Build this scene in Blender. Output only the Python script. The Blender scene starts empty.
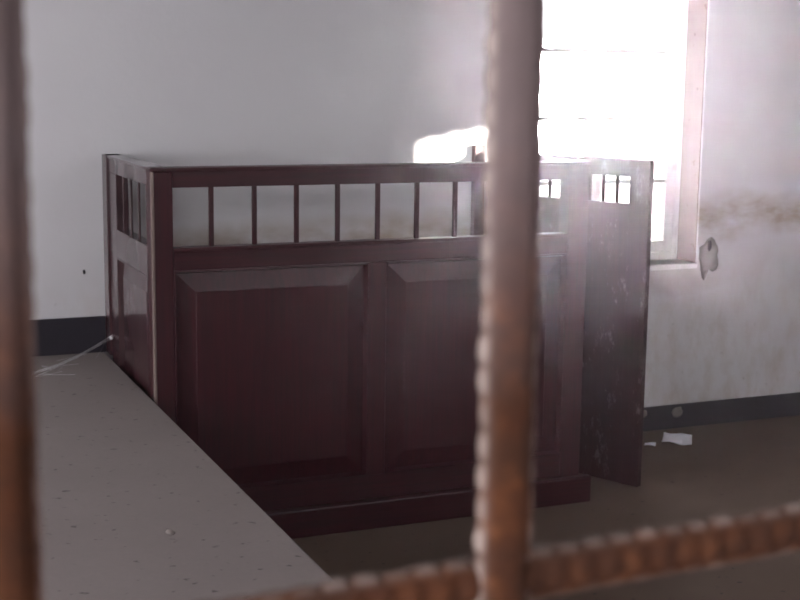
import bpy, bmesh, math, random
from mathutils import Vector, Matrix, Quaternion, noise
C = bpy.context.scene.collection
S = bpy.context.scene
random.seed(7)

# ------------------------------------------------------------------ camera
F_PX, PITCH, ROLL, YAW = 1362.5, 0.1641, 0.0124, -0.4014
cy, sy = math.cos(YAW), math.sin(YAW)
fw = Vector((-sy*math.cos(PITCH), cy*math.cos(PITCH), -math.sin(PITCH)))
rt = Vector((cy, sy, 0)); up = rt.cross(fw)
r2 = rt*math.cos(ROLL) + up*math.sin(ROLL)
u2 = -rt*math.sin(ROLL) + up*math.cos(ROLL)
cd = bpy.data.cameras.new('camera'); cam = bpy.data.objects.new('camera', cd); C.objects.link(cam)
cd.sensor_width = 36; cd.lens = F_PX/800*36; cd.clip_start = 0.02
m = Matrix((r2, u2, -fw)).transposed().to_4x4(); m.translation = Vector((0, 0, 2.15))
cam.matrix_world = m
cd.dof.use_dof = True; cd.dof.focus_distance = 3.4
cd.dof.aperture_fstop = (cd.lens/1000)/0.0050
S.camera = cam

# ------------------------------------------------------------------ light and exposure
SKY = 10.0
S.view_settings.view_transform = 'Standard'; S.view_settings.look = 'None'
S.view_settings.gamma = 1; S.view_settings.use_curve_mapping = False
S.view_settings.exposure = 0.0
w = bpy.data.worlds.new('sky'); S.world = w; w.use_nodes = True
nt = w.node_tree; nt.nodes.clear()
out = nt.nodes.new('ShaderNodeOutputWorld'); bg = nt.nodes.new('ShaderNodeBackground')
tc = nt.nodes.new('ShaderNodeTexCoord'); dp = nt.nodes.new('ShaderNodeVectorMath'); dp.operation = 'DOT_PRODUCT'
# hazy white sky with a bright spot added behind the window for glare
dp.inputs[1].default_value = Vector((0.475, 0.877, -0.026)).normalized()
nt.links.new(tc.outputs['Generated'], dp.inputs[0])
mr = nt.nodes.new('ShaderNodeMapRange'); mr.interpolation_type = 'SMOOTHERSTEP'
mr.inputs['From Min'].default_value = 0.9985; mr.inputs['From Max'].default_value = 1.0
mr.inputs['To Min'].default_value = 0.0; mr.inputs['To Max'].default_value = 1.0
nt.links.new(dp.outputs['Value'], mr.inputs['Value'])
ma = nt.nodes.new('ShaderNodeMath'); ma.operation = 'MULTIPLY_ADD'
ma.inputs[1].default_value = 1700.0; ma.inputs[2].default_value = SKY
nt.links.new(mr.outputs['Result'], ma.inputs[0])
bg.inputs['Color'].default_value = (0.97, 0.95, 1.0, 1)
nt.links.new(ma.outputs[0], bg.inputs['Strength']); nt.links.new(bg.outputs[0], out.inputs['Surface'])

# sun through an unseen opening added in the right wall
sd = bpy.data.lights.new('sun', 'SUN'); sd.energy = 45; sd.angle = math.radians(0.5); sd.color = (1, .93, .82)
sun = bpy.data.objects.new('sun', sd); C.objects.link(sun)
SUN_DIR = Vector((-.6, .75, -.12)).normalized()
sun.rotation_euler = SUN_DIR.to_track_quat('-Z', 'Y').to_euler(); sun.location = (9, 3, 5)

def portal(name, loc, direction, sx, sy_, strength=None, color=(1, 1, 1)):
    d = bpy.data.lights.new(name, 'AREA'); d.shape = 'RECTANGLE'; d.size = sx; d.size_y = sy_
    if strength is None: d.cycles.is_portal = True
    else: d.energy = strength; d.color = color
    o = bpy.data.objects.new(name, d); C.objects.link(o); o.location = loc
    o.rotation_euler = Vector(direction).to_track_quat('-Z', 'Z').to_euler()
    return o
portal('window_daylight', (4.27, 7.27, 2.07), (0, -1, 0), 1.3, 2.1)
portal('left_window_daylight', (-2.52, 3.9, 2.1), (1, 0, 0), 3.6, 1.5)
portal('added_opening_daylight', (4.3, .38, 2.875), (0, 1, 0), 3.2, .85)  # for an unseen high opening added to brighten the panel bevels
portal('passage_daylight', (-3.05, -1.2, 2.1), (1, 0, 0), 3.0, 2.7)

# ------------------------------------------------------------------ materials
def mat(name, col, rough=.6, spec=.4, build=None, metal=0):
    mm = bpy.data.materials.new(name); mm.use_nodes = True
    n = mm.node_tree; b = n.nodes['Principled BSDF']
    b.inputs['Base Color'].default_value = (*col, 1); b.inputs['Roughness'].default_value = rough
    b.inputs['Specular IOR Level'].default_value = spec; b.inputs['Metallic'].default_value = metal
    if build: build(n, b)
    return mm
def N(n, t, **k):
    x = n.nodes.new(t)
    for a, v in k.items():
        if a.startswith('i_'): x.inputs[a[2:].replace('_', ' ')].default_value = v
        else: setattr(x, a, v)
    return x
def coords(n, scale=(1, 1, 1)):
    t = N(n, 'ShaderNodeTexCoord'); mp = N(n, 'ShaderNodeMapping'); mp.inputs['Scale'].default_value = scale
    n.links.new(t.outputs['Object'], mp.inputs['Vector']); return mp.outputs[0]
def noise_n(n, vec, scale, detail=4, rough=.6):
    x = N(n, 'ShaderNodeTexNoise'); x.inputs['Scale'].default_value = scale; x.inputs['Detail'].default_value = detail
    x.inputs['Roughness'].default_value = rough; n.links.new(vec, x.inputs['Vector']); return x.outputs['Fac']
def ramp(n, fac, stops):
    r = N(n, 'ShaderNodeValToRGB'); e = r.color_ramp.elements
    while len(e) < len(stops): e.new(.5)
    for k, (p, c) in zip(e, stops):
        k.position = p; k.color = (*c, 1) if len(c) == 3 else c
    n.links.new(fac, r.inputs[0]); return r.outputs[0]
def mixc(n, fac, a, b):
    x = N(n, 'ShaderNodeMix', data_type='RGBA')
    if isinstance(fac, float): x.inputs[0].default_value = fac
    else: n.links.new(fac, x.inputs[0])
    for s, v in ((6, a), (7, b)):
        if isinstance(v, tuple): x.inputs[s].default_value = (*v, 1)
        else: n.links.new(v, x.inputs[s])
    return x.outputs[2]
def mth(n, op, a, b=None, c=None):
    x = N(n, 'ShaderNodeMath', operation=op)
    for i, v in enumerate((a, b, c)):
        if v is None: continue
        if isinstance(v, (int, float)): x.inputs[i].default_value = v
        else: n.links.new(v, x.inputs[i])
    return x.outputs[0]
def bump(n, b, h, s=.3, d=.01):
    x = N(n, 'ShaderNodeBump'); x.inputs['Strength'].default_value = s; x.inputs['Distance'].default_value = d
    n.links.new(h, x.inputs['Height']); n.links.new(x.outputs[0], b.inputs['Normal'])
BLK = (0, 0, 0); WHT = (1, 1, 1)

def b_plaster(n, b):
    v = coords(n); big = noise_n(n, v, 1.3, 5); fine = noise_n(n, v, 14, 5)
    base = mixc(n, big, (.58, .56, .58), (.66, .65, .66))
    sx = N(n, 'ShaderNodeSeparateXYZ'); n.links.new(v, sx.inputs[0])
    z = sx.outputs['Z']; x = sx.outputs['X']
    # the long brown tide mark along the wall
    zz = mth(n, 'ADD', z, mth(n, 'MULTIPLY', noise_n(n, v, 2.2, 3), .22))
    zz = mth(n, 'ADD', zz, mth(n, 'MULTIPLY_ADD', x, -.03, .12))
    band = ramp(n, mth(n, 'MULTIPLY', zz, .4), [(.0, BLK), (.49, BLK), (.54, WHT), (.565, WHT), (.62, BLK)])
    patchy = ramp(n, noise_n(n, coords(n, (1, 1, 2)), 2.6, 4), [(.30, BLK), (.62, WHT)])
    f = mth(n, 'MULTIPLY', mth(n, 'MULTIPLY', band, patchy), mth(n, 'MULTIPLY', ramp(n, mth(n, 'MULTIPLY', x, .2), [(.27, BLK), (.33, WHT)]), .95))
    c = mixc(n, f, base, (.30, .21, .12))
    # brown drips and damp under the window, towards the floor
    low = ramp(n, mth(n, 'MULTIPLY', z, .5), [(0, WHT), (.42, (.6, .6, .6)), (.60, BLK)])
    d2 = ramp(n, noise_n(n, coords(n, (3, 3, 1.5)), 2.5, 6, .7), [(.44, BLK), (.72, WHT)])
    c = mixc(n, mth(n, 'MULTIPLY', mth(n, 'MULTIPLY', low, d2), .55), c, (.40, .30, .22))
    # rain-washed brown smear just below and beside the window sill
    dx = mth(n, 'MULTIPLY', mth(n, 'SUBTRACT', x, 4.7), 1.6); dz = mth(n, 'MULTIPLY', mth(n, 'SUBTRACT', z, .96), 5.5)
    rr = mth(n, 'ADD', mth(n, 'MULTIPLY', dx, dx), mth(n, 'MULTIPLY', dz, dz))
    sm = ramp(n, mth(n, 'ADD', rr, mth(n, 'MULTIPLY', noise_n(n, v, 7, 5), .7)), [(.25, WHT), (.95, BLK)])
    c = mixc(n, mth(n, 'MULTIPLY', sm, .6), c, (.30, .22, .17))
    sp = ramp(n, noise_n(n, v, 34, 2), [(.70, BLK), (.76, WHT)])
    c = mixc(n, mth(n, 'MULTIPLY', mth(n, 'MULTIPLY', sp, low), .5), c, (.22, .17, .14))
    n.links.new(c, b.inputs['Base Color'])
    bump(n, b, mth(n, 'ADD', mth(n, 'MULTIPLY', fine, .4), big), .25, .02)
M_plaster = mat('stained_plaster', (.6, .6, .6), .85, .2, b_plaster)

def b_ceiling(n, b):
    v = coords(n); n.links.new(mixc(n, noise_n(n, v, 2, 4), (.5, .49, .48), (.62, .61, .6)), b.inputs['Base Color'])
M_ceiling = mat('ceiling_whitewash', (.6, .6, .6), .9, .1, b_ceiling)

def b_conc(c1, c2, spk):
    def f(n, b):
        v = coords(n); a = noise_n(n, v, 1.6, 6, .65); g = noise_n(n, v, 60, 3)
        c = mixc(n, a, c1, c2); c = mixc(n, mth(n, 'MULTIPLY', g, .35), c, tuple(x*.7 for x in c1))
        s = ramp(n, noise_n(n, v, 26, 2, .4), [(.68, BLK), (.75, WHT)])
        c = mixc(n, mth(n, 'MULTIPLY', s, .75), c, spk)
        n.links.new(c, b.inputs['Base Color']); bump(n, b, mth(n, 'ADD', a, mth(n, 'MULTIPLY', g, .2)), .25, .01)
    return f
M_platform = mat('dusty_cement_platform', (.3, .3, .3), .75, .3, b_conc((.165, .138, .132), (.225, .192, .185), (.04, .03, .03)))
M_floor = mat('dusty_earth_brown_floor', (.2, .15, .12), .8, .25, b_conc((.088, .058, .042), (.142, .097, .075), (.03, .02, .02)))

def b_base(n, b):
    v = coords(n); a = noise_n(n, v, 9, 5)
    c = mixc(n, a, (.012, .010, .017), (.030, .026, .036))
    s = ramp(n, noise_n(n, coords(n, (1, 1, 1.6)), 6.5, 3), [(.73, BLK), (.75, WHT)])
    c = mixc(n, mth(n, 'MULTIPLY', s, .7), c, (.35, .30, .27))
    n.links.new(c, b.inputs['Base Color'])
M_base = mat('dark_blue_skirting_paint', (.03, .03, .05), .5, .4, b_base)

def b_wood(c1, c2, dust=0.0, axis='Z', coat=.16):
    def f(n, b):
        sc = (26, 26, 1.0) if axis == 'Z' else ((1.0, 26, 26) if axis == 'X' else (26, 1.0, 26))
        g = noise_n(n, coords(n, sc), 2.2, 6, .7); broad = noise_n(n, coords(n), 2.2, 3)
        c = mixc(n, ramp(n, g, [(.35, BLK), (.65, WHT)]), c1, c2)
        c = mixc(n, mth(n, 'MULTIPLY', broad, .45), c, tuple(x*.55 for x in c1))
        if dust:
            d = ramp(n, noise_n(n, coords(n, (2.5, 2.5, 1.2)), 4.5, 8, .8), [(.56, BLK), (.70, WHT)])
            c = mixc(n, mth(n, 'MULTIPLY', d, dust), c, (.33, .29, .30))
        n.links.new(c, b.inputs['Base Color'])
        b.inputs['Coat Weight'].default_value = .0 if dust else coat; b.inputs['Coat Roughness'].default_value = .3 if coat < .5 else .2
        n.links.new(ramp(n, broad, [(.3, (.42,)*3), (.7, (.58,)*3)]), b.inputs['Roughness'])
        bump(n, b, g, .10, .003)
    return f
W1, W2 = (.021, .0014, .0042), (.052, .0032, .0080)
M_wood = mat('varnished_mahogany_upright', W1, .35, .35, b_wood(W1, W2))
M_woodx = mat('varnished_mahogany_rail', W1, .35, .35, b_wood(W1, W2, 0, 'X'))
M_woody = mat('varnished_mahogany_side_rail', W1, .35, .5, b_wood(W1, W2, 0, 'Y'))
M_side = mat('glossier_varnish_on_side', W1, .35, .5, b_wood(W1, W2, 0, 'Z', 1.0))  # same varnish, with the coat raised to bring out the side's sheen
M_edge_light = mat('highlight_pale_wood', (.2, .15, .13), .45, .5, b_wood((.16, .11, .095), (.26, .19, .165)))  # lighter wood carrying the corner highlight in its colour
M_gate = mat('dusty_mahogany_gate', W1, .5, .2, b_wood((.022, .004, .006), (.038, .008, .010), .5))

def b_white(n, b):
    v = coords(n); a = noise_n(n, v, 7, 5)
    s = ramp(n, noise_n(n, coords(n, (4, 4, 1)), 6, 5), [(.58, BLK), (.72, WHT)])
    c = mixc(n, a, (.66, .62, .60), (.78, .75, .73)); c = mixc(n, mth(n, 'MULTIPLY', s, .6), c, (.42, .33, .27))
    n.links.new(c, b.inputs['Base Color'])
M_white = mat('dirty_white_paint', (.7, .7, .7), .55, .4, b_white)

def b_rust(axis):
    def f(n, b):
        v = coords(n); a = noise_n(n, v, 60, 6, .7); g = noise_n(n, v, 320, 4)
        rust = ramp(n, a, [(.3, (.045, .016, .009)), (.5, (.07, .024, .010)), (.72, (.13, .050, .020))])
        rust = mixc(n, ramp(n, noise_n(n, v, 38, 3), [(.42, BLK), (.6, (.8,)*3)]), rust, (.035, .015, .009))
        c = mixc(n, mth(n, 'MULTIPLY', g, .4), rust, (.06, .026, .014))
        gm = N(n, 'ShaderNodeNewGeometry'); sx = N(n, 'ShaderNodeSeparateXYZ'); n.links.new(gm.outputs['Position'], sx.inputs[0])
        if axis == 'Z':  # grey glare veil put into the colour, rising up the upright bars
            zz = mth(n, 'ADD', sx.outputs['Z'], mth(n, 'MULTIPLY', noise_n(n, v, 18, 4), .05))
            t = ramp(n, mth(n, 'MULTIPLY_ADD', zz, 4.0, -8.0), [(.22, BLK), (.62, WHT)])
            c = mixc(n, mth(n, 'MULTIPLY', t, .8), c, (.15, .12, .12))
        at = N(n, 'ShaderNodeAttribute', attribute_name='wear_highlight')
        c = mixc(n, mth(n, 'MULTIPLY', at.outputs['Fac'], 1.0 if axis == 'Z' else .6), c, (.36, .30, .27))  # worn bead edges, with their highlights put into the colour
        n.links.new(c, b.inputs['Base Color']); bump(n, b, mth(n, 'ADD', a, mth(n, 'MULTIPLY', g, .5)), .5, .0015)
    return f
M_rustz = mat('rusty_bar_with_painted_veil', (.2, .1, .05), .75, .12, b_rust('Z'))
M_rustx = mat('rusty_cross_bar', (.2, .1, .05), .75, .12, b_rust('X'))

M_reveal = mat('stained_pinkish_reveal_paint', (.4, .3, .27), .8, .2, b_conc((.24, .175, .155), (.35, .27, .235), (.15, .09, .07)))
M_paper = mat('white_paper', (.80, .80, .86), .7, .2)
M_cement = mat('grey_cement', (.3, .28, .27), .9, .2, b_conc((.19, .16, .15), (.27, .24, .22), (.08, .07, .07)))
M_dark = mat('dark_hole', (.03, .025, .025), .9, .1)
M_iron = mat('dark_iron', (.06, .05, .05), .5, .5)
M_web = mat('cobweb_silk', (.8, .8, .82), .6, .3)
M_ground = mat('pale_dry_ground', (.5, .45, .4), .9, .1)

def b_glass(n, b):
    o = n.nodes['Material Output']; n.nodes.remove(b)
    t = N(n, 'ShaderNodeBsdfTransparent'); g = N(n, 'ShaderNodeBsdfGlossy'); g.inputs['Roughness'].default_value = .05
    d = N(n, 'ShaderNodeBsdfTranslucent'); d.inputs['Color'].default_value = (.8, .76, .72, 1)
    dirt = ramp(n, noise_n(n, coords(n), 5, 5), [(.35, (.05,)*3), (.7, (.3,)*3)])
    m1 = N(n, 'ShaderNodeMixShader'); n.links.new(dirt, m1.inputs[0]); n.links.new(t.outputs[0], m1.inputs[1]); n.links.new(d.outputs[0], m1.inputs[2])
    fr = N(n, 'ShaderNodeFresnel'); fr.inputs['IOR'].default_value = 1.3
    m2 = N(n, 'ShaderNodeMixShader'); n.links.new(fr.outputs[0], m2.inputs[0]); n.links.new(m1.outputs[0], m2.inputs[1]); n.links.new(g.outputs[0], m2.inputs[2])
    n.links.new(m2.outputs[0], o.inputs['Surface'])
M_glass = mat('dusty_window_glass', (1, 1, 1), .1, .5, b_glass)

# ------------------------------------------------------------------ mesh helpers
def finish(name, bm, material, parent=None, smooth=False, bevel=0):
    bmesh.ops.recalc_face_normals(bm, faces=bm.faces[:])
    me = bpy.data.meshes.new(name); bm.to_mesh(me); bm.free()
    if smooth:
        for p in me.polygons: p.use_smooth = True
    me.materials.append(material)
    o = bpy.data.objects.new(name, me); C.objects.link(o)
    if parent:
        o.parent = parent
        o.matrix_parent_inverse = Matrix.Translation(-parent.location)
    if bevel:
        b = o.modifiers.new('bevel', 'BEVEL'); b.width = bevel; b.segments = 2; b.limit_method = 'ANGLE'
    return o
def addbox(bm, x0, x1, y0, y1, z0, z1, M=None):
    vs = [bm.verts.new((x, y, z)) for x in (x0, x1) for y in (y0, y1) for z in (z0, z1)]
    for f in ((0, 1, 3, 2), (4, 6, 7, 5), (0, 4, 5, 1), (2, 3, 7, 6), (0, 2, 6, 4), (1, 5, 7, 3)):
        bm.faces.new([vs[i] for i in f])
    if M:
        for q in vs: q.co = M @ q.co
def box(name, b, material, parent=None, bevel=0, M=None):
    bm = bmesh.new(); addbox(bm, *b, M); return finish(name, bm, material, parent, bevel=bevel)
def boxes(name, bs, material, parent=None, bevel=0, M=None):
    bm = bmesh.new()
    for b in bs: addbox(bm, *b, M)
    return finish(name, bm, material, parent, bevel=bevel)
def empty(name, loc): o = bpy.data.objects.new(name, None); o.location = loc; C.objects.link(o); return o
def tag(o, label, cat, group=None):
    o['label'] = label; o['category'] = cat
    if group: o['group'] = group
    return o
def struct(o): o['kind'] = 'structure'; return o
def raised_panel(x0, x1, z0, z1, bev, yback, ylow, yhigh, M=None):
    """a fielded panel facing -Y: recessed edge at ylow, raised field at yhigh, wide sloping bevel"""
    bm = bmesh.new(); rings = []
    for (d, y) in ((0, yback), (0, ylow), (.012, ylow), (bev, yhigh+.002), (bev+.003, yhigh)):
        rings.append([bm.verts.new((a, y, c)) for a, c in ((x0+d, z0+d), (x1-d, z0+d), (x1-d, z1-d), (x0+d, z1-d))])
    for a, b in zip(rings, rings[1:]):
        for i in range(4): bm.faces.new((a[i], a[(i+1) % 4], b[(i+1) % 4], b[i]))
    bm.faces.new(rings[-1]); bm.faces.new(rings[0][::-1])
    if M:
        for q in bm.verts: q.co = M @ q.co
    return bm
def moulding(x0, x1, z0, z1, w, yf, yb, M=None):
    """mitred quarter-slope frame moulding inside an opening, facing -Y"""
    bm = bmesh.new(); R = []
    for d, y in ((0, yb), (0, yf-.006), (w*.45, yf-.008), (w, yb-.001), (w, yb)):
        R.append([bm.verts.new((a, y, c)) for a, c in ((x0+d, z0+d), (x1-d, z0+d), (x1-d, z1-d), (x0+d, z1-d))])
    for a, b in zip(R, R[1:]+[R[0]]):
        for i in range(4): bm.faces.new((a[i], a[(i+1) % 4], b[(i+1) % 4], b[i]))
    if M:
        for q in bm.verts: q.co = M @ q.co
    return bm

# ------------------------------------------------------------------ the setting
YW = 6.916
XL, XR, YF, ZC = -2.3, 7.5, .62, 3.7
struct(box('floor', (1.285, XR, YF, YW, -.12, 0), M_floor))
bm = bmesh.new(); addbox(bm, XL, 1.285, YF, YW, -.12, .725)
struct(finish('floor_platform', bm, M_platform, bevel=.008))
struct(box('ceiling', (XL-.2, XR+.2, YF-.2, YW+.2, ZC, ZC+.12), M_ceiling))
WX0, WX1, WZ0, WZ1 = 3.63, 4.908, 1.03, 3.12
struct(boxes('wall_back', [(XL-.2, WX0, YW, YW+.30, -.12, ZC), (WX1, XR+.2, YW, YW+.30, -.12, ZC),
                           (WX0, WX1, YW, YW+.30, -.12, WZ0), (WX0, WX1, YW, YW+.30, WZ1, ZC)], M_plaster))
struct(boxes('wall_left', [(XL-.2, XL, YF, 2.1, -.12, ZC), (XL-.2, XL, 5.7, YW, -.12, ZC),
                           (XL-.2, XL, 2.1, 5.7, -.12, 1.35), (XL-.2, XL, 2.1, 5.7, 2.85, ZC)], M_plaster))
VY0, VY1, VZ0, VZ1 = 1.26, 2.12, 2.47, 2.69  # unseen opening, placed and shaped to throw the sun patch
struct(boxes('wall_right', [(XR, XR+.06, YF, VY0, -.12, ZC), (XR, XR+.06, VY1, YW, -.12, ZC),
                            (XR, XR+.06, VY0, VY1, -.12, VZ0), (XR, XR+.06, VY0, VY1, VZ1, ZC)] +
             [(XR+.01, XR+.05, VY0+.0861*k, VY0+.0861*(k+1)-.0002, VZ1-h, VZ1+.002) for k, h in enumerate((.012, .004, .016, .002, .014, .008, .018, .003, .012, .006))], M_plaster))  # added blocks that make the patch's upper edge ragged
GX0, GX1, GZ0, GZ1 = -.45, .80, 1.55, 2.75       # grilled opening the picture is taken through
struct(boxes('wall_front', [(XL-.2, GX0, .42, YF, -.12, ZC), (GX1, 2.7, .42, YF, -.12, ZC), (5.9, XR+.2, .42, YF, -.12, ZC),
                            (2.7, 5.9, .42, YF, -.12, 2.55), (2.7, 5.9, .42, YF, 3.2, ZC),  # high opening added so daylight catches the panel bevels
                            (GX0, GX1, .42, YF, -.12, GZ0), (GX0, GX1, .42, YF, GZ1, ZC)], M_plaster))
# passage on the camera's side of the grille
struct(box('floor_passage', (-3.2, 1.7, -2.6, .42, .4, .52), M_platform))
struct(box('ceiling_passage', (-3.2, 1.7, -2.6, .42, 3.3, 3.4), M_ceiling))
struct(box('wall_passage_back', (-3.2, 1.7, -2.8, -2.6, .4, 3.4), M_plaster))
struct(box('wall_passage_right', (1.7, 1.9, -2.8, .42, .4, 3.4), M_plaster))
struct(box('wall_sun_blocker', (6.2, 6.4, -7, .42, -1.3, 4.2), M_plaster))  # unseen wall added to keep sun out of the high front opening
struct(box('ground', (-30, 40, 7.5, 50, -1.5, -1.3), M_ground))

struct(box('baseboard_left', (XL, 1.294, YW-.014, YW, .725, .912), M_base, bevel=.003))
bb = struct(box('baseboard_right', (3.50, XR, YW-.014, YW, 0, .152), M_base, bevel=.003))

# window in the back wall: two casements behind a deep reveal
win = struct(empty('window_1', (4.265, 7.1, WZ0)))
FY0, FY1 = 7.12, 7.18
boxes('window_frame', [(WX0, WX0+.045, FY0, FY1, WZ0, WZ1), (WX1-.045, WX1, FY0, FY1, WZ0, WZ1),
                       (WX0+.045, WX1-.045, FY0, FY1, WZ0, WZ0+.05), (WX0+.045, WX1-.045, FY0, FY1, WZ1-.05, WZ1)], M_white, win, .004)
zs = [1.150, 1.520, 1.902, 2.302, 2.687, 3.03]
for a, b, l, r in ((WX0+.047, 4.283, .06, .05), (4.287, WX1-.047, .05, .06)):
    s = boxes('sash', [(a, a+l, FY0+.005, FY1-.008, WZ0+.052, WZ1-.052), (b-r, b, FY0+.005, FY1-.008, WZ0+.052, WZ1-.052),
                       (a+l, b-r, FY0+.005, FY1-.008, WZ0+.052, zs[0]), (a+l, b-r, FY0+.005, FY1-.008, zs[-1], WZ1-.052)], M_white, win, .003)
    for z in zs[1:-1]:
        box('muntin', (a+.05, b-.05, FY0+.012, FY1-.014, z-.013, z+.013), M_white, s)
    box('pane', (a+.05, b-.05, FY0+.026, FY0+.029, zs[0], zs[-1]), M_glass, s)
box('window_sill', (WX0, WX1, YW-.012, FY0, WZ0-.03, WZ0+.0), M_white, win, .006)

struct(box('trim_1', (WX1-.006, WX1, YW+.012, FY0, WZ0+.001, WZ1), M_reveal))
struct(box('trim_2', (WX0, WX0+.006, YW+.012, FY0, WZ0+.001, WZ1), M_reveal))
# ------------------------------------------------------------------ the dock
X0, X1, Y0, Y1, ZT = 1.3055, 3.49, 5.848, YW-.004, 1.734
dock = tag(empty('witness_dock', (2.4, 6.35, 0)), 'dark red varnished wooden dock with panelled front and open slots under its top rail', 'dock')
T = .05
def part(name, b, m_, parent=dock, bevel=.003): return box(name, b, m_, parent, bevel)
part('corner_post', (X0, X0+.095, Y0, Y0+.095, 0, ZT-.012), M_wood, bevel=.006)
we = part('highlight_edge', (X0-.003, X0+.013, Y0-.003, Y0+.013, .01, ZT-.012), M_edge_light, bevel=.005)  # pale strip: the post's edge highlight put into the colour
we['label'] = 'pale corner edge of the post with its highlight put into the colour'
part('end_post', (3.38, X1, Y0, Y0+.095, 0, ZT-.012), M_wood)
part('rear_post', (X0-.010, X0+.07, Y1-.11, Y1, .726, ZT+.003), M_side)
part('tall_post', (3.360, 3.425, Y1-.045, Y1, 0, 1.765), M_wood)
# front
part('top_rail', (X0+.095, 3.38, Y0+.004, Y0+.075, 1.650, ZT-.012), M_woodx)
part('cap_strip', (X0-.006, X1+.004, Y0-.008, Y0+.1, ZT-.012, ZT+.003), M_woodx)
part('middle_rail', (X0+.095, 3.38, Y0+.004, Y0+.06, 1.284, 1.368), M_woodx)
part('ledge', (X0+.095, 3.38, Y0-.006, Y0+.066, 1.368, 1.385), M_woodx)
for x in [1.580+.1992*k for k in range(9)]:
    part('baluster', (x-.010, x+.010, Y0+.024, Y0+.044, 1.385, 1.650), M_wood, bevel=.002)
part('stile', (2.325, 2.413, Y0+.004, Y0+.055, .255, 1.284), M_wood)
part('bottom_rail', (X0+.095, 3.38, Y0+.004, Y0+.06, .138, .255), M_woodx)
part('plinth', (X0, 3.54, Y0-.045, Y0+.0, 0, .138), M_woodx, bevel=.008)
for a, b in ((X0+.095, 2.325), (2.413, 3.38)):
    pn = finish('raised_panel', raised_panel(a, b, .255, 1.284, .10, Y0+.05, Y0+.034, Y0+.012), M_wood, dock)
    finish('panel_moulding', moulding(a, b, .255, 1.284, .016, Y0+.006, Y0+.036), M_woodx, pn)
# left side, standing against the platform edge
part('side_top_rail', (X0, X0+.07, Y0+.095, Y1-.11, 1.655, ZT-.012), M_side)
part('side_cap_strip', (X0-.006, X0+.082, Y0+.1, Y1, ZT-.012, ZT+.003), M_side)
part('side_middle_rail', (X0, X0+.06, Y0+.095, 6.62, 1.25, 1.387), M_side)
part('side_bottom_rail', (X0, X0+.06, Y0+.095, Y1-.11, .12, .25), M_side)
for y in (6.045, 6.215, 6.385, 6.555):
    part('side_baluster', (X0+.020, X0+.030, y-.010, y+.010, 1.387, 1.655), M_side, bevel=.002)
part('side_stile', (X0, X0+.06, 6.62, Y1-.11, .25, 1.655), M_side)
Ms = Matrix(((0, 1, 0, 0), (-1, 0, 0, 0), (0, 0, 1, 0), (0, 0, 0, 1)))   # (x,y,z)->(y,-x,z): -Y face becomes -X face
pn = finish('side_panel', raised_panel(-6.62, -(Y0+.095), .25, 1.25, .08, X0+.05, X0+.034, X0+.010, Ms), M_side, dock)
finish('side_panel_moulding', moulding(-6.62, -(Y0+.095), .25, 1.25, .016, X0+.006, X0+.036, Ms), M_side, pn)
# gate: the whole right side, hinged on the tall post and standing ajar
gate = tag(empty('dock_gate', (3.46, 6.835, 0)), 'dusty dark wooden gate with small top slots standing ajar at the right end of dock', 'gate')
ga = Vector((3.465, 6.835)); gb = Vector((3.912, 5.915)); L = (gb-ga).length; dg = (gb-ga)/L
ang = math.atan2(dg.y, dg.x)
Mg = Matrix.Translation((ga.x, ga.y, 0)) @ Matrix.Rotation(ang, 4, 'Z')
def gpart(name, b, m_=M_gate, bevel=.003, parent=gate): return box(name, b, m_, parent, bevel, Mg)
gpart('gate_stile', (L-.118, L, -.04, 0, .012, ZT))
gpart('gate_stile', (0, .10, -.04, 0, .012, ZT))
gpart('gate_top_rail', (.10, L-.118, -.04, 0, 1.645, ZT))
gpart('gate_panel', (.10, L-.118, -.036, -.004, .012, 1.505))
x = L-.118-.085
while x > .13:
    gpart('gate_baluster', (x-.008, x+.008, -.028, -.012, 1.505, 1.645), bevel=.002); x -= .085

# ------------------------------------------------------------------ grille in front of the lens
def bar(name, length, width, depth, axis, origin, ripple, pitch, material, parent, seed):
    """hot-rolled flat bar with hammered, scalloped edges; local s along the bar, u across, w into the depth"""
    rnd = random.Random(seed); n = int(length/pitch*8); bm = bmesh.new(); rings = []
    lay = bm.verts.layers.float.new('wear_highlight'); amps = [rnd.uniform(.45, 1.0) for _ in range(int(length/pitch)+3)]
    for i in range(n+1):
        s = length*i/n; ph = s/pitch; k = amps[int(ph)]
        sc = abs(math.sin(math.pi*ph))**.6*k            # 0 in the notch, 1 on the bead
        e = .0020*sc; ri = ripple*math.cos(2*math.pi*ph)
        wb = .0006*noise.noise(Vector((s*40, seed, 0)))
        W = width
        sect = [(-.0002-e, .0055, .5*sc), (.0002-e*.8, .0022-e*.5, .75*sc), (.0018, .0012-e*.4, .05), (.0034, -.0008-ri, .0),
                (W*.40, -.0014-ri, 0), (W*.62, -.0014-ri, 0), (W-.0065, -.0004-ri, 0), (W-.0052, .0060, 0),
                (W-.0022, .0056-e*.3, 0), (W+e*.5-.0006, .0050, .55*sc), (W+e*.6, .0075, .2*sc),
                (W, depth), (.001, .0075)]
        ring = []
        for q in sect:
            u, w_ = q[0]+wb, q[1]; wr = q[2] if len(q) > 2 else 0
            if axis == 'Z': co = (origin[0]+u, origin[1]+w_, origin[2]+s)
            else: co = (origin[0]+s, origin[1]+w_, origin[2]-u-.0042+(s-.70)*.024)
            vtx = bm.verts.new(co); vtx[lay] = min(1, max(0, wr)); ring.append(vtx)
        rings.append(ring)
    m_ = len(rings[0])
    for a, b in zip(rings, rings[1:]):
        for j in range(m_): bm.faces.new((a[j], a[(j+1) % m_], b[(j+1) % m_], b[j]))
    bm.faces.new(rings[0]); bm.faces.new(rings[-1][::-1])
    return finish(name, bm, material, parent, smooth=True)
YG = .45
grille = tag(empty('window_grille', (.18, YG, GZ0)), 'rusty iron bar grille across the near opening, out of focus, with scalloped bar edges', 'grille')
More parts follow.
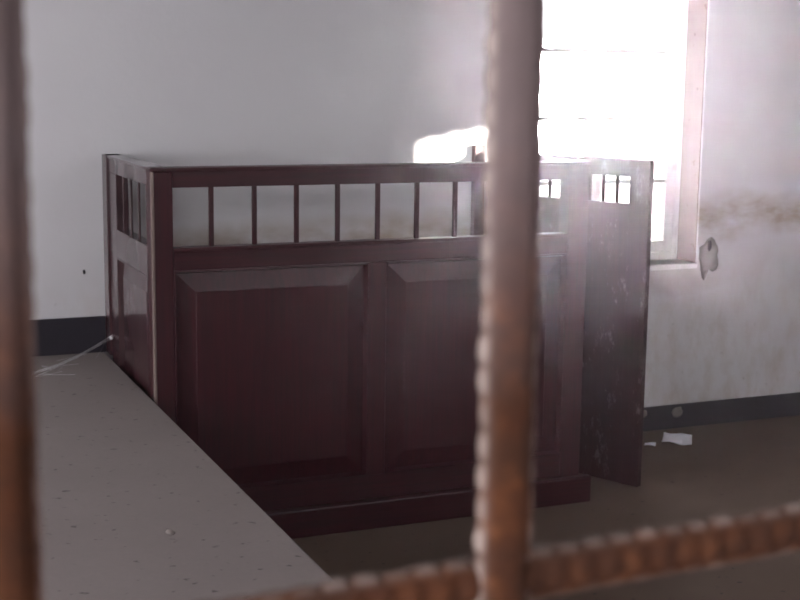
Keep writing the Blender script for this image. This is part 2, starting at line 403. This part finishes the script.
for k in range(-2, 4):
    bar('upright_bar', GZ1-GZ0, .0234, .009, 'Z', (.2277+.1893*k, YG, GZ0), 0, .0126, M_rustz, grille, 10+k)
for zt in (1.9665, 2.3665, 1.63):
    bar('cross_bar', GX1-GX0, .0205, .013, 'X', (GX0, YG+.004, zt), .0008, .0125, M_rustx, grille, 30+int(zt*10))

# ------------------------------------------------------------------ small things
def sheet(name, pts, z, thick, material, curl=.004, parent=None):
    """crumpled thin sheet with corners pts (x,y) resting at height z"""
    bm = bmesh.new(); n = 8; g = []
    a, b, c, d = [Vector(q) for q in pts]
    for i in range(n+1):
        row = []
        for j in range(n+1):
            s, t = i/n, j/n; q = a*(1-s)*(1-t)+b*s*(1-t)+c*s*t+d*(1-s)*t
            h = curl*(noise.noise(Vector((q.x*14, q.y*14, 3)))+.6)+curl*1.5*max(0, abs(t-.5)*2-.6)
            row.append(bm.verts.new((q.x, q.y, z+.001+max(0, h))))
        g.append(row)
    for i in range(n):
        for j in range(n): bm.faces.new((g[i][j], g[i+1][j], g[i+1][j+1], g[i][j+1]))
    o = finish(name, bm, material, parent, smooth=True)
    sd_ = o.modifiers.new('thickness', 'SOLIDIFY'); sd_.thickness = thick; sd_.offset = 1
    return o
tag(sheet('paper_sheet', [(4.500, 6.605), (4.640, 6.500), (4.775, 6.690), (4.640, 6.790)], 0, .004, M_paper, .016), 'crumpled white sheet of paper lying on the brown floor below the window', 'paper')
tag(sheet('paper_scrap', [(4.375, 6.60), (4.43, 6.565), (4.465, 6.61), (4.41, 6.645)], 0, .002, M_paper, .010), 'small torn white scrap on the floor between the gate and the paper sheet', 'scrap')

def lump(name, loc, r, material, seed, parent=None, amp=.18, sub=3):
    bm = bmesh.new(); bmesh.ops.create_icosphere(bm, subdivisions=sub, radius=1)
    for v in bm.verts:
        f = 1+amp*noise.noise(v.co*1.7+Vector((seed, 0, 0)))
        v.co = Vector((v.co.x*r[0]*f+loc[0], v.co.y*r[1]*f+loc[1], v.co.z*r[2]*f+loc[2]))
    return finish(name, bm, material, parent, smooth=True)
cem = tag(empty('cement_lump', (5.0, YW, 1.07)), 'grey rounded cement lump on the wall at the right end of the window sill', 'cement lump')
lump('lump', (4.985, YW-.002, 1.075), (.078, .035, .10), M_cement, 3.1, cem, .4)
lump('dark_socket', (4.975, YW-.030, 1.140), (.014, .012, .034), M_dark, 5.5, cem, .2)
lump('drip', (4.965, YW-.006, .985), (.020, .014, .055), M_cement, 8.2, cem, .3)

for x, z, r in ((4.56, .115, .03), (4.81, .105, .042)):
    lump('bare_plaster_chip', (x, YW-.014, z), (r, .003, r*.8), M_cement, x, bb, .3, 2)
nail = tag(lump('nail_hole', (1.194, YW-.002, 1.143), (.007, .004, .013), M_dark, 1.2, None, .3, 2), 'small dark nail hole in the bare wall left of the dock', 'nail hole')
tag(lump('pale_chip', (.943, 4.04, .7275), (.014, .022, .006), M_cement, 2.2, None, .3, 2), 'tiny pale plaster chip lying alone on the grey platform', 'chip')

def strand(bm, a, b, sag, r, seg=10):
    pts = [a.lerp(b, t/seg)-Vector((0, 0, sag*math.sin(math.pi*t/seg))) for t in range(seg+1)]; prev = None
    for p_ in pts:
        ring = [bm.verts.new(p_+Vector((math.cos(q)*r*.7, math.cos(q)*r*.7, math.sin(q)*r))) for q in (0, 2.09, 4.19)]
        if prev:
            for j in range(3): bm.faces.new((prev[j], prev[(j+1) % 3], ring[(j+1) % 3], ring[j]))
        prev = ring
bm = bmesh.new(); rnd = random.Random(3)
A, B = Vector((1.303, 6.75, .83)), Vector((.80, 6.36, .728))
for k in range(9):
    j = lambda q: Vector((0, rnd.uniform(-q, q), rnd.uniform(0, q*.6)))
    strand(bm, A+j(.02), B+j(.05), rnd.uniform(.015, .03), .0007)
for k in range(14):
    t = rnd.uniform(.05, .95); p_ = A.lerp(B, t); p_.z += -.02*math.sin(math.pi*t)
    q = Vector((rnd.uniform(.8, 1.25), rnd.uniform(6.3, 6.85), .727)); strand(bm, p_, q.lerp(p_, .55), .002, .0005, 4)
bmesh.ops.create_icosphere(bm, subdivisions=2, radius=.012, matrix=Matrix.Translation(A+Vector((-.012, 0, -.004))) @ Matrix.Diagonal((.6, 1.4, .8, 1)))
tag(finish('cobweb', bm, M_web), 'dusty cobweb slung from the left side of the dock down to the platform', 'cobweb')
# ------------------------------------------------------------------ haze added to the room air for the window glare
M_haze = bpy.data.materials.new('glare_haze'); M_haze.use_nodes = True
n = M_haze.node_tree; n.nodes.clear(); o_ = n.nodes.new('ShaderNodeOutputMaterial'); vs_ = n.nodes.new('ShaderNodeVolumeScatter')
vs_.inputs['Color'].default_value = (1.0, .87, .91, 1); vs_.inputs['Density'].default_value = .0095; vs_.inputs['Anisotropy'].default_value = .85
n.links.new(vs_.outputs[0], o_.inputs['Volume'])
hz = box('air_haze', (XL+.002, XR-.002, YF+.002, YW-.002, .002, ZC-.002), M_haze); hz['kind'] = 'stuff'
hz['label'] = 'thin haze added to the room air to give the glare round the window'; hz['category'] = 'haze'
